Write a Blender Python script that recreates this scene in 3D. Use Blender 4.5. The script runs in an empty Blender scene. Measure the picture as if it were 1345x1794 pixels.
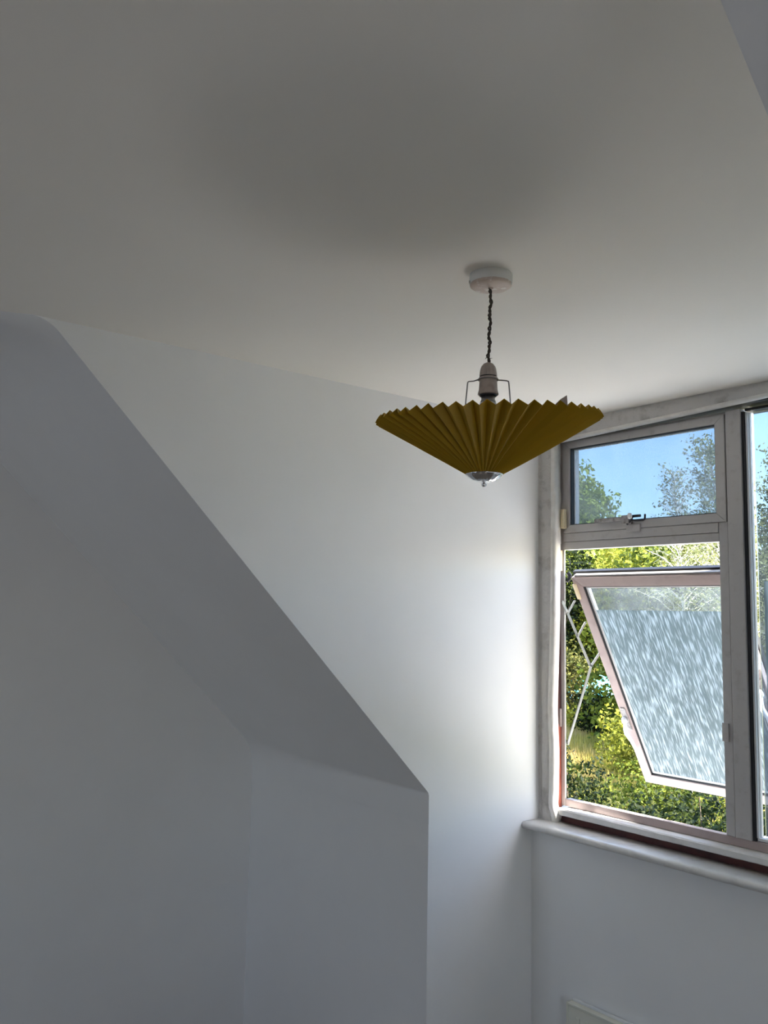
import bpy, bmesh, math, random
import numpy as np
from mathutils import Vector, Matrix
random.seed(7)
SC = bpy.context.scene
COL = SC.collection

# ------------------------------------------------------------------ camera
cam_d = bpy.data.cameras.new('camera')
cam_d.sensor_fit = 'VERTICAL'
cam_d.sensor_height = 36.0
cam_d.lens = 36.0 * 1524.46 / 1794.0
cam_d.clip_start = 0.02
cam_d.clip_end = 500
cam = bpy.data.objects.new('camera', cam_d)
COL.objects.link(cam)
cam_yaw, cam_pitch, cam_roll = math.radians(51.2481), math.radians(6.5175), math.radians(1.1153)
fwd = Vector((-math.sin(cam_yaw)*math.cos(cam_pitch), math.cos(cam_yaw)*math.cos(cam_pitch), math.sin(cam_pitch)))
rgt = Vector((math.cos(cam_yaw), math.sin(cam_yaw), 0))
upv = rgt.cross(fwd)
r2 = math.cos(cam_roll)*rgt + math.sin(cam_roll)*upv
u2 = -math.sin(cam_roll)*rgt + math.cos(cam_roll)*upv
m = Matrix((r2, u2, -fwd)).transposed().to_4x4()
m.translation = Vector((0, 0, 1.6))
cam.matrix_world = m
SC.camera = cam

# ------------------------------------------------------------------ world, sun, exposure
w = bpy.data.worlds.new('sky')
SC.world = w
w.use_nodes = True
nt = w.node_tree
nt.nodes.clear()
out = nt.nodes.new('ShaderNodeOutputWorld')
bg = nt.nodes.new('ShaderNodeBackground')
sky = nt.nodes.new('ShaderNodeTexSky')
sky.sky_type = 'NISHITA'
sky.sun_disc = False
SUN_AZ, SUN_EL = 81.0, 48.0        # degrees clockwise from +Y, elevation
sky.sun_elevation = math.radians(SUN_EL)
sky.sun_rotation = math.radians(SUN_AZ)
sky.altitude = 0
sky.air_density = 1.0
sky.dust_density = 1.3
sky.ozone_density = 1.0
bg.inputs['Strength'].default_value = 0.47
nt.links.new(sky.outputs[0], bg.inputs['Color'])
nt.links.new(bg.outputs[0], out.inputs[0])

sun_d = bpy.data.lights.new('sun', 'SUN')
sun_d.energy = 11.8
sun_d.angle = math.radians(0.6)
sun_d.color = (1.0, 0.955, 0.89)
sun = bpy.data.objects.new('sun', sun_d)
COL.objects.link(sun)
az, el = math.radians(SUN_AZ), math.radians(SUN_EL)
to_sun = Vector((math.sin(az)*math.cos(el), math.cos(az)*math.cos(el), math.sin(el)))
sun.rotation_euler = to_sun.to_track_quat('Z', 'Y').to_euler()

# added fill light, set at an invented window in the right-hand wall
ar_d = bpy.data.lights.new('side_fill_light', 'AREA')
ar_d.shape = 'RECTANGLE'
ar_d.size, ar_d.size_y = 0.8, 1.0
ar_d.energy = 8.5
ar_d.color = (1.0, 0.98, 0.96)
ar = bpy.data.objects.new('side_fill_light', ar_d)
COL.objects.link(ar)
ar.location = (1.62, 0.0, 1.35)
ar.rotation_euler = Vector((1, 0, 0)).to_track_quat('Z', 'Y').to_euler()

# second added fill light, at an invented window in the back wall
br_d = bpy.data.lights.new('rear_fill_light', 'AREA')
br_d.shape = 'RECTANGLE'
br_d.size, br_d.size_y = 0.8, 1.0
br_d.energy = 9.5
br_d.color = (0.97, 0.98, 1.0)
br = bpy.data.objects.new('rear_fill_light', br_d)
COL.objects.link(br)
br.location = (-2.5, -2.56, 1.4)
br.rotation_euler = Vector((0, -1, 0)).to_track_quat('Z', 'Y').to_euler()

SC.view_settings.view_transform = 'Standard'
SC.view_settings.look = 'None'
SC.view_settings.exposure = 1.60
SC.view_settings.gamma = 1.0
SC.view_settings.use_curve_mapping = False
SC.cycles.max_bounces = 14
SC.cycles.diffuse_bounces = 8
SC.cycles.transparent_max_bounces = 24

# ------------------------------------------------------------------ helpers
OFF = {}
def bm_new(): return bmesh.new()

def obj(name, bm, mat, parent=None, smooth=False):
    if parent is not None:
        o0 = OFF.get(parent, Vector((0, 0, 0)))
        bmesh.ops.translate(bm, verts=bm.verts, vec=-o0)
    me = bpy.data.meshes.new(name)
    bm.normal_update()
    bm.to_mesh(me)
    bm.free()
    if smooth:
        for p in me.polygons: p.use_smooth = True
    for mm in (mat if isinstance(mat, (list, tuple)) else [mat]):
        me.materials.append(mm)
    o = bpy.data.objects.new(name, me)
    COL.objects.link(o)
    if parent is not None:
        o.parent = parent
        OFF[o] = OFF.get(parent, Vector((0, 0, 0)))
    return o

def empty(name, loc):
    o = bpy.data.objects.new(name, None)
    o.empty_display_size = 0.1
    COL.objects.link(o)
    o.location = loc
    OFF[o] = Vector(loc)
    return o

def tag(o, label=None, cat=None, group=None, kind=None):
    if label: o['label'] = label
    if cat: o['category'] = cat
    if group: o['group'] = group
    if kind: o['kind'] = kind
    return o

def add_box(bm, lo, hi, bev=0.0, M=None):
    mt = Matrix.Translation([(a+b)/2 for a, b in zip(lo, hi)]) @ Matrix.Diagonal([abs(b-a) for a, b in zip(lo, hi)] + [1])
    r = bmesh.ops.create_cube(bm, size=1.0, matrix=mt)
    vs = r['verts']
    if bev > 0:
        es = list({e for v in vs for e in v.link_edges})
        rb = bmesh.ops.bevel(bm, geom=es, offset=bev, segments=2, affect='EDGES', profile=0.6)
        vs = list({v for v in rb['verts']} | {v for v in vs if v.is_valid})
    if M is not None:
        bmesh.ops.transform(bm, matrix=M, verts=vs)
    return vs

def add_prism(bm, poly, x0, x1, axis='x', bev=0.0):
    """extrude a closed polygon given in the two other axes"""
    def P(a, b, t):
        return {'x': (t, a, b), 'y': (a, t, b), 'z': (a, b, t)}[axis]
    A = [bm.verts.new(P(a, b, x0)) for a, b in poly]
    B = [bm.verts.new(P(a, b, x1)) for a, b in poly]
    n = len(poly)
    fs = [bm.faces.new(A), bm.faces.new(B[::-1])]
    for i in range(n):
        fs.append(bm.faces.new((A[i], B[i], B[(i+1) % n], A[(i+1) % n])))
    bmesh.ops.recalc_face_normals(bm, faces=fs)
    if bev > 0:
        bmesh.ops.bevel(bm, geom=list({e for f in fs for e in f.edges}), offset=bev, segments=2, affect='EDGES', profile=0.6)

def add_tube(bm, pts, rad, seg=10, caps=True):
    pts = [Vector(p) for p in pts]
    n = len(pts)
    if not isinstance(rad, (list, tuple)): rad = [rad]*n
    rings = []
    ref = None
    for i, p in enumerate(pts):
        t = (pts[min(i+1, n-1)] - pts[max(i-1, 0)]).normalized()
        if ref is None:
            ref = Vector((0, 0, 1)) if abs(t.z) < 0.9 else Vector((1, 0, 0))
        a = (ref - t*ref.dot(t)).normalized()
        ref = a
        b = t.cross(a)
        rings.append([bm.verts.new(p + rad[i]*(math.cos(k*2*math.pi/seg)*a + math.sin(k*2*math.pi/seg)*b)) for k in range(seg)])
    for i in range(n-1):
        for k in range(seg):
            bm.faces.new((rings[i][k], rings[i][(k+1) % seg], rings[i+1][(k+1) % seg], rings[i+1][k]))
    if caps:
        bm.faces.new(rings[0][::-1]); bm.faces.new(rings[-1])

def add_lathe(bm, prof, centre, seg=48, flute=None, tilt=None):
    """prof: list of (radius, z); closed at ends when radius is 0"""
    rings = []
    for j, (r, z) in enumerate(prof):
        if r < 1e-6:
            rings.append([bm.verts.new((0, 0, z))])
        else:
            ring = []
            for k in range(seg):
                a = k*2*math.pi/seg
                rr = r*(flute(a, j) if flute else 1)
                ring.append(bm.verts.new((rr*math.cos(a), rr*math.sin(a), z)))
            rings.append(ring)
    for i in range(len(rings)-1):
        A, B = rings[i], rings[i+1]
        for k in range(seg):
            k2 = (k+1) % seg
            if len(A) == 1 and len(B) == 1: continue
            if len(A) == 1: bm.faces.new((A[0], B[k], B[k2]))
            elif len(B) == 1: bm.faces.new((A[k], A[k2], B[0]))
            else: bm.faces.new((A[k], A[k2], B[k2], B[k]))
    vs = [v for r_ in rings for v in r_]
    bmesh.ops.recalc_face_normals(bm, faces=list({f for v in vs for f in v.link_faces}))
    M = Matrix.Translation(centre)
    if tilt is not None: M = M @ tilt
    bmesh.ops.transform(bm, matrix=M, verts=vs)
    return vs

# ------------------------------------------------------------------ materials
def mat(name, col, rough=0.6, metal=0.0, bump=None, var=None, spec=0.5, coat=0.0):
    """bump = (scale, strength, distance); var = (scale, colour2, detail, lo, hi)"""
    mm = bpy.data.materials.new(name)
    mm.use_nodes = True
    t = mm.node_tree
    b = t.nodes['Principled BSDF']
    b.inputs['Base Color'].default_value = (*col, 1)
    b.inputs['Roughness'].default_value = rough
    b.inputs['Metallic'].default_value = metal
    b.inputs['Specular IOR Level'].default_value = spec
    if coat: b.inputs['Coat Weight'].default_value = coat
    tc = t.nodes.new('ShaderNodeTexCoord')
    if var:
        n = t.nodes.new('ShaderNodeTexNoise')
        n.inputs['Scale'].default_value = var[0]
        n.inputs['Detail'].default_value = var[2]
        n.inputs['Roughness'].default_value = 0.6
        r = t.nodes.new('ShaderNodeValToRGB')
        r.color_ramp.elements[0].position = var[3]
        r.color_ramp.elements[1].position = var[4]
        r.color_ramp.elements[0].color = (*col, 1)
        r.color_ramp.elements[1].color = (*var[1], 1)
        t.links.new(tc.outputs['Object'], n.inputs['Vector'])
        t.links.new(n.outputs['Fac'], r.inputs[0])
        t.links.new(r.outputs[0], b.inputs['Base Color'])
    if bump:
        n = t.nodes.new('ShaderNodeTexNoise')
        n.inputs['Scale'].default_value = bump[0]
        n.inputs['Detail'].default_value = 5
        bp = t.nodes.new('ShaderNodeBump')
        bp.inputs['Strength'].default_value = bump[1]
        bp.inputs['Distance'].default_value = bump[2]
        t.links.new(tc.outputs['Object'], n.inputs['Vector'])
        t.links.new(n.outputs['Fac'], bp.inputs['Height'])
        t.links.new(bp.outputs[0], b.inputs['Normal'])
    return mm

M_wall = mat('white_emulsion', (0.885, 0.888, 0.885), 0.75, bump=(9, 0.06, 0.02), var=(3.0, (0.86, 0.863, 0.86), 3, 0.35, 0.7), spec=0.3)
M_ceil = mat('ceiling_emulsion', (0.90, 0.87, 0.81), 0.8, bump=(7, 0.07, 0.02), var=(2.0, (0.88, 0.85, 0.79), 3, 0.35, 0.7), spec=0.3)
M_floor = mat('bare_boards', (0.30, 0.25, 0.20), 0.6, var=(3, (0.22, 0.17, 0.13), 4, 0.4, 0.7))  # unseen floor, kept dark to cut bounced light
M_plaster = mat('rough_plaster', (0.62, 0.60, 0.58), 0.9, bump=(60, 0.5, 0.01), var=(14, (0.36, 0.34, 0.32), 6, 0.52, 0.72), spec=0.2)
M_filler = mat('painted_edge', (0.80, 0.78, 0.74), 0.6, bump=(30, 0.25, 0.01), var=(20, (0.66, 0.62, 0.58), 4, 0.45, 0.75))
M_gloss = mat('white_gloss', (0.70, 0.69, 0.675), 0.35, bump=(25, 0.25, 0.006), var=(16, (0.56, 0.545, 0.52), 5, 0.5, 0.75))
M_alu = mat('grey_frame', (0.50, 0.48, 0.47), 0.42, metal=0.15, bump=(40, 0.05, 0.003), var=(30, (0.40, 0.37, 0.35), 5, 0.55, 0.8))
M_vent = mat('vent_frame', (0.40, 0.32, 0.305), 0.5, metal=0.0, var=(25, (0.34, 0.27, 0.255), 4, 0.5, 0.8))
M_bead = mat('white_bead', (0.85, 0.86, 0.87), 0.4)
M_gasket = mat('black_gasket', (0.012, 0.012, 0.015), 0.5)
M_wood = mat('maroon_timber', (0.10, 0.022, 0.018), 0.55, bump=(30, 0.3, 0.004), var=(12, (0.045, 0.014, 0.014), 4, 0.4, 0.7))
M_sunlit_wood = mat('sunlit_red_timber', (0.50, 0.13, 0.08), 0.6, bump=(40, 0.3, 0.003), var=(14, (0.30, 0.07, 0.05), 4, 0.45, 0.75))  # lit copy of the maroon timber, sunlight put into the colour
M_packer = mat('cream_packer', (0.82, 0.70, 0.46), 0.5)
M_steel = mat('brushed_stay', (0.45, 0.45, 0.43), 0.45, metal=0.3)
M_pewter = mat('worn_handle', (0.40, 0.38, 0.37), 0.45, metal=0.4, var=(60, (0.12, 0.11, 0.10), 5, 0.45, 0.7))
M_white = mat('white_handle', (0.80, 0.82, 0.88), 0.35)
M_chrome = mat('chrome', (0.85, 0.85, 0.86), 0.08, metal=1.0)
M_wire = mat('steel_wire', (0.30, 0.29, 0.28), 0.35, metal=0.8)
M_holder = mat('aged_lampholder', (0.46, 0.39, 0.34), 0.4, var=(90, (0.38, 0.31, 0.27), 3, 0.4, 0.7))
M_bulb = mat('bulb_white', (0.70, 0.70, 0.68), 0.4)
M_cord = mat('braided_cord', (0.10, 0.075, 0.055), 0.8, bump=(900, 0.6, 0.001), var=(500, (0.04, 0.03, 0.025), 2, 0.4, 0.6))
M_rose = mat('chipped_rose', (0.60, 0.49, 0.42), 0.5, bump=(70, 0.3, 0.004), var=(55, (0.78, 0.72, 0.66), 6, 0.55, 0.63))
M_roseside = mat('rose_rim_paint', (0.78, 0.77, 0.73), 0.6, bump=(60, 0.3, 0.004))
M_radiator = mat('cream_radiator', (0.80, 0.80, 0.70), 0.35)
M_raddark = mat('radiator_slots', (0.16, 0.15, 0.13), 0.6)
M_tarp = mat('turquoise_tarp', (0.05, 0.30, 0.30), 0.5, var=(1.5, (0.16, 0.40, 0.40), 3, 0.4, 0.6))
M_bark = mat('bark', (0.14, 0.10, 0.07), 0.9, var=(4, (0.07, 0.05, 0.035), 4, 0.4, 0.6))
M_birchbark = mat('birch_bark', (0.55, 0.52, 0.47), 0.8, var=(6, (0.14, 0.12, 0.10), 4, 0.5, 0.62))
M_ground = mat('meadow_ground', (0.24, 0.22, 0.05), 0.95, var=(0.35, (0.36, 0.29, 0.14), 5, 0.4, 0.65))

def mat_shade():
    mm = bpy.data.materials.new('yellow_pleated_paper')
    mm.use_nodes = True
    t = mm.node_tree; t.nodes.clear()
    o = t.nodes.new('ShaderNodeOutputMaterial')
    d = t.nodes.new('ShaderNodeBsdfPrincipled')
    d.inputs['Base Color'].default_value = (0.50, 0.315, 0.006, 1)
    d.inputs['Roughness'].default_value = 0.6
    tr = t.nodes.new('ShaderNodeBsdfTranslucent')
    tr.inputs['Color'].default_value = (0.50, 0.27, 0.005, 1)
    mx = t.nodes.new('ShaderNodeMixShader'); mx.inputs[0].default_value = 0.28
    n = t.nodes.new('ShaderNodeTexNoise'); n.inputs['Scale'].default_value = 400
    bp = t.nodes.new('ShaderNodeBump'); bp.inputs['Strength'].default_value = 0.15; bp.inputs['Distance'].default_value = 0.001
    t.links.new(n.outputs['Fac'], bp.inputs['Height']); t.links.new(bp.outputs[0], d.inputs['Normal'])
    t.links.new(d.outputs[0], mx.inputs[1]); t.links.new(tr.outputs[0], mx.inputs[2]); t.links.new(mx.outputs[0], o.inputs[0])
    return mm
M_shade = mat_shade()

def mat_glass(name, haze=0.07, tint=(0.93, 0.96, 0.95)):
    """thin pane: see-through, tint dims what lies behind, a faint milky film of dust, fresnel reflection"""
    mm = bpy.data.materials.new(name)
    mm.use_nodes = True
    t = mm.node_tree; t.nodes.clear()
    o = t.nodes.new('ShaderNodeOutputMaterial')
    tr = t.nodes.new('ShaderNodeBsdfTransparent'); tr.inputs[0].default_value = (*tint, 1)
    gl = t.nodes.new('ShaderNodeBsdfGlossy'); gl.inputs['Roughness'].default_value = 0.02
    tl = t.nodes.new('ShaderNodeBsdfTranslucent'); tl.inputs[0].default_value = (0.9, 0.93, 0.95, 1)
    fr = t.nodes.new('ShaderNodeFresnel'); fr.inputs[0].default_value = 1.22
    n = t.nodes.new('ShaderNodeTexNoise'); n.inputs['Scale'].default_value = 9; n.inputs['Detail'].default_value = 5
    tc = t.nodes.new('ShaderNodeTexCoord')
    mr = t.nodes.new('ShaderNodeMapRange'); mr.inputs[1].default_value = 0.35; mr.inputs[2].default_value = 0.75
    mr.inputs[3].default_value = haze*0.6; mr.inputs[4].default_value = haze*1.5
    m1 = t.nodes.new('ShaderNodeMixShader'); m2 = t.nodes.new('ShaderNodeMixShader')
    t.links.new(tc.outputs['Object'], n.inputs['Vector']); t.links.new(n.outputs['Fac'], mr.inputs[0])
    t.links.new(mr.outputs[0], m1.inputs[0]); t.links.new(tr.outputs[0], m1.inputs[1]); t.links.new(tl.outputs[0], m1.inputs[2])
    t.links.new(fr.outputs[0], m2.inputs[0]); t.links.new(m1.outputs[0], m2.inputs[1]); t.links.new(gl.outputs[0], m2.inputs[2])
    t.links.new(m2.outputs[0], o.inputs[0])
    return mm
M_glass_top = mat_glass('dusty_dimmed_glass', 0.055, (0.31, 0.355, 0.40))  # haze is dust; the dark tint is put in to dim the sky
M_glass_vent = mat_glass('vent_glass', 0.05, (0.62, 0.66, 0.66))
M_glass_dimmed = mat_glass('dimmed_fill_glass', 0.02, (0.49, 0.51, 0.54))  # tint only weakens daylight through the added fill windows
M_glass_fixed = mat_glass('fixed_glass', 0.03, (0.40, 0.445, 0.49))  # dark tint put in to dim the sky behind the pane

def mat_film(name, sx, sz, lo=0.45, hi=0.66):
    """frosted privacy film with short bright streaks along the height of the pane"""
    mm = bpy.data.materials.new(name)
    mm.use_nodes = True
    t = mm.node_tree; t.nodes.clear()
    o = t.nodes.new('ShaderNodeOutputMaterial')
    tc = t.nodes.new('ShaderNodeTexCoord')
    mp = t.nodes.new('ShaderNodeMapping'); mp.inputs['Scale'].default_value = (sx, sz, sz)
    n = t.nodes.new('ShaderNodeTexNoise'); n.inputs['Scale'].default_value = 1.0; n.inputs['Detail'].default_value = 1.5
    rp = t.nodes.new('ShaderNodeMapRange'); rp.inputs[1].default_value = lo; rp.inputs[2].default_value = hi
    n2 = t.nodes.new('ShaderNodeTexNoise'); n2.inputs['Scale'].default_value = 5.0
    rc = t.nodes.new('ShaderNodeMix'); rc.data_type = 'RGBA'
    rc.inputs[6].default_value = (0.33, 0.37, 0.355, 1); rc.inputs[7].default_value = (0.46, 0.50, 0.49, 1)
    c2 = t.nodes.new('ShaderNodeMix'); c2.data_type = 'RGBA'; c2.inputs[7].default_value = (0.84, 0.86, 0.86, 1)
    tl = t.nodes.new('ShaderNodeBsdfTranslucent')
    df = t.nodes.new('ShaderNodeBsdfDiffuse')
    tr = t.nodes.new('ShaderNodeBsdfTransparent')
    m0 = t.nodes.new('ShaderNodeMixShader'); m0.inputs[0].default_value = 0.2
    m1 = t.nodes.new('ShaderNodeMixShader')
    mr = t.nodes.new('ShaderNodeMapRange'); mr.inputs[3].default_value = 0.14; mr.inputs[4].default_value = 0.02
    L = t.links.new
    L(tc.outputs['Object'], mp.inputs[0]); L(mp.outputs[0], n.inputs['Vector']); L(n.outputs['Fac'], rp.inputs[0])
    L(tc.outputs['Object'], n2.inputs['Vector']); L(n2.outputs['Fac'], rc.inputs[0])
    L(rc.outputs[2], c2.inputs[6]); L(rp.outputs[0], c2.inputs[0])
    L(c2.outputs[2], tl.inputs[0]); L(c2.outputs[2], df.inputs[0])
    L(tl.outputs[0], m0.inputs[1]); L(df.outputs[0], m0.inputs[2])
    L(rp.outputs[0], mr.inputs[0]); L(mr.outputs[0], m1.inputs[0])
    L(m0.outputs[0], m1.inputs[1]); L(tr.outputs[0], m1.inputs[2]); L(m1.outputs[0], o.inputs[0])
    return mm
M_film = mat_film('streaked_privacy_film', 190, 24)
M_film2 = mat_film('rippled_privacy_film', 90, 9, 0.42, 0.75)

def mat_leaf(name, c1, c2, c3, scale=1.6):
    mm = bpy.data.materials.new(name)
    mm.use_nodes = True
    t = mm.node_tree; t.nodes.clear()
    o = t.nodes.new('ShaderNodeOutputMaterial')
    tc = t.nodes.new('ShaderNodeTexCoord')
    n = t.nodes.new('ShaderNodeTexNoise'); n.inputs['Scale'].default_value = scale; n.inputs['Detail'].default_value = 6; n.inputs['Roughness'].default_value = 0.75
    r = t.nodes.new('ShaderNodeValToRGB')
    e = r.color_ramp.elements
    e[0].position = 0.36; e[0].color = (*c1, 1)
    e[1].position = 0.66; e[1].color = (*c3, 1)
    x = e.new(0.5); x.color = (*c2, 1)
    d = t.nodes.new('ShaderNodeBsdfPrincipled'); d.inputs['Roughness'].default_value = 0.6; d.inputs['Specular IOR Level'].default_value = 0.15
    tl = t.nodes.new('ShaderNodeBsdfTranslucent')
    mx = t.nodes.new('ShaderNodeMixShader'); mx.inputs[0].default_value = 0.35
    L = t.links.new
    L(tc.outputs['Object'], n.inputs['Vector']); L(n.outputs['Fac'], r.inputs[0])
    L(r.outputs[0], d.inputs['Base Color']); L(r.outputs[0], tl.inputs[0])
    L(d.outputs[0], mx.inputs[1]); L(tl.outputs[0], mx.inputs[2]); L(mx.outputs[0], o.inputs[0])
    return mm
L_mid = mat_leaf('leaf_mid', (0.014, 0.026, 0.004), (0.065, 0.090, 0.010), (0.220, 0.235, 0.028))
L_round = mat_leaf('leaf_round', (0.100, 0.150, 0.030), (0.240, 0.300, 0.050), (0.400, 0.430, 0.085))
L_birch = mat_leaf('leaf_birch', (0.120, 0.135, 0.060), (0.260, 0.270, 0.115), (0.470, 0.450, 0.220))
L_yellow = mat_leaf('leaf_yellow', (0.070, 0.085, 0.010), (0.180, 0.190, 0.020), (0.340, 0.315, 0.055))
L_dark = mat_leaf('leaf_dark', (0.002, 0.005, 0.002), (0.006, 0.013, 0.003), (0.075, 0.092, 0.013), 2.5)  # shadows and highlights among the leaves are put into this ramp
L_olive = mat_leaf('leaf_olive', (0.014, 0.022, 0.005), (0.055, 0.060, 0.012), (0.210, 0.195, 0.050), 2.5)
L_grass = mat_leaf('dry_grass', (0.20, 0.20, 0.03), (0.36, 0.29, 0.07), (0.46, 0.33, 0.15), 0.5)

# ------------------------------------------------------------------ room shell
XK, XL = -2.0142, -3.052           # dormer cheek plane, left wall plane
XR = -0.392                        # right edge of the dormer
YK, YW, YT = 1.812, 2.270, 2.310   # knee wall, wall below sill, plaster around the window
ZC, KS = 2.26, 2.869               # ceiling height, slope plane y + z = KS
XE, YB = 1.55, -2.5                # far right wall, back wall
ZK = KS - YK

bm = bm_new(); add_box(bm, (XL-0.12, YB-0.12, -0.12), (XE+0.12, 2.45, 0.0)); tag(obj('floor', bm, M_floor), kind='structure')
# ceiling: main flat part plus the dormer's own flat part
bm = bm_new()
poly = [(XL-0.12, YB-0.12), (XE+0.12, YB-0.12), (XE+0.12, KS-ZC), (XR, KS-ZC), (XR, YT+0.02), (XK, YT+0.02), (XK, KS-ZC-0.04), (XL-0.12, KS-ZC)]
add_prism(bm, poly, ZC, ZC+0.14, 'z'); tag(obj('ceiling', bm, M_ceil), kind='structure')
bm = bm_new(); add_box(bm, (XL-0.12, YB-0.12, 0), (XL, 2.0, 2.6)); tag(obj('wall_left', bm, M_wall), kind='structure')
bm = bm_new()
for lo, hi in (((XL-0.12, YB-0.12, 0), (-2.95, YB, 2.6)), ((-2.05, YB-0.12, 0), (XE+0.12, YB, 2.6)), ((-2.95, YB-0.12, 0), (-2.05, YB, 0.85)), ((-2.95, YB-0.12, 1.95), (-2.05, YB, 2.6))):
    add_box(bm, lo, hi)
tag(obj('wall_back', bm, mat('blue_grey_absorber', (0.30, 0.33, 0.37), 0.7)), kind='structure')  # unseen wall, coloured dark to cut light bouncing back
# right wall with an opening for the added window (y -0.45..0.45, z 0.8..1.9)
bm = bm_new()
for lo, hi in (((XE, YB, 0), (XE+0.12, -0.45, 2.6)), ((XE, 0.45, 0), (XE+0.12, 2.0, 2.6)), ((XE, -0.45, 0), (XE+0.12, 0.45, 0.8)), ((XE, -0.45, 1.9), (XE+0.12, 0.45, 2.6))):
    add_box(bm, lo, hi)
tag(obj('wall_right', bm, M_wall), kind='structure')

def slope_sheet(name, x0, x1, tl, tr, kl, kr, mid=None):
    """knee-to-ceiling sloping plaster with hand-rounded top and bottom corners.
    tl/tr: top rounding length at x0 / x1 ; kl/kr: bottom rounding length"""
    bm = bm_new()
    nx = 40
    rows = []
    for i in range(nx+1):
        s = i/nx
        x = x0 + (x1-x0)*s
        t_top = mid(x) if mid else tl + (tr-tl)*s
        t_bot = kl*(1-s)**2 + kr*(1-(1-s)**2)
        P = []
        # bottom fillet (knee vertical -> slope), quadratic bezier
        a = Vector((YK, ZK - t_bot)); c = Vector((YK, ZK)); b = Vector((YK - t_bot*0.707, ZK + t_bot*0.707))
        P.append(Vector((YK, ZK-0.0905)))
        for k in range(7):
            u = k/6; P.append(a*(1-u)**2 + c*2*u*(1-u) + b*u*u)
        yc = KS - ZC
        tt = t_top
        a2 = Vector((yc + 0.707*tt, ZC - 0.707*tt)); c2 = Vector((yc + 0.0*tt, ZC - 0.06*tt)); b2 = Vector((yc - tt*0.95, ZC))
        for k in range(1, 12):
            u = k/12; P.append((b + (a2-b)*u))
        for k in range(13):
            u = k/12; P.append(a2*(1-u)**2 + c2*2*u*(1-u) + b2*u*u)
        P.append(Vector((yc - tt*0.95, ZC + 0.03)))
        rows.append([bm.verts.new((x, p.x, p.y)) for p in P])
    for i in range(nx):
        for k in range(len(rows[0])-1):
            bm.faces.new((rows[i][k], rows[i][k+1], rows[i+1][k+1], rows[i+1][k]))
    # outer roof boarding closing the slab
    lo, hi = x0, x1
    v = [bm.verts.new(q) for q in ((lo, YK+0.14, ZK-0.05), (hi, YK+0.14, ZK-0.05), (hi, KS-ZC-0.1+0.14, ZC+0.14), (lo, KS-ZC-0.1+0.14, ZC+0.14))]
    bm.faces.new(v)
    return tag(obj(name, bm, M_wall, smooth=True), kind='structure')

def top_round(x):
    # plaster rounding grows quickly to the left of the dormer edge
    d = XK - x
    return 0.036 + min(0.11, max(0, d)*2.6)
slope_sheet('wall_slope_left', XL, XK, 0.2, 0.036, 0.075, 0.006, top_round)
slope_sheet('wall_slope_right', XR, XE, 0.03, 0.03, 0.006, 0.03)
bm = bm_new(); add_box(bm, (XL, YK, 0), (XK-0.0006, YK+0.12, ZK-0.09))
tag(obj('wall_knee_left', bm, M_wall), kind='structure')
bm = bm_new(); add_box(bm, (XR, YK, 0), (XE, YK+0.12, ZK)); tag(obj('wall_knee_right', bm, M_wall), kind='structure')

# cheeks of the dormer
def cheek(name, x, side):
    bm = bm_new()
    yc = KS - ZC; tt = 0.036
    a2 = Vector((yc + 0.707*tt, ZC - 0.707*tt)); c2 = Vector((yc, ZC - 0.06*tt)); b2 = Vector((yc - tt*0.95, ZC))
    pts = [(YK, 0.0), (YK, ZK-0.006), (YK-0.0042, ZK+0.0042)]
    for k in range(9):
        u = k/8; p = a2*(1-u)**2 + c2*2*u*(1-u) + b2*u*u; pts.append((p.x, p.y))
    pts += [(yc - tt*0.95, ZC+0.02), (2.375, ZC+0.02), (2.375, 0.0)]
    A = [bm.verts.new((x, a, b)) for a, b in pts]
    f = bm.faces.new(A)
    if (f.normal.x if (bm.normal_update() or True) else 0)*side < 0: f.normal_flip()
    xo = x - side*0.12
    q = [bm.verts.new((xo, a, b)) for a, b in ((YK+0.12, 0), (YK+0.12, ZK), (0.95, ZC), (0.95, ZC+0.3), (2.5, ZC+0.3), (2.5, 0))]
    bm.faces.new(q)
    return tag(obj(name, bm, M_wall), kind='structure')
cheek('wall_cheek_left', XK, 1)
cheek('wall_cheek_right', XR, -1)

# wall under the window, outer end pieces and lintel
bm = bm_new(); add_box(bm, (XK-0.02, YW, 0), (XR+0.02, 2.42, 0.899)); tag(obj('wall_front', bm, M_wall), kind='structure')
bm = bm_new()
add_box(bm, (XK-0.30, 2.40, 0.85), (-2.045, 2.45, 2.6)); add_box(bm, (-0.44, 2.40, 0.85), (XR+0.12, 2.45, 2.6)); add_box(bm, (-2.045, 2.40, 2.225), (-0.44, 2.45, 2.6))
tag(obj('wall_dormer_front', bm, M_wall), kind='structure')
bm = bm_new(); add_box(bm, (XK-0.3, 0.5, 2.62), (XR+0.3, 2.47, 2.70)); tag(obj('dormer_roof', bm, M_wood), kind='structure')

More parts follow.
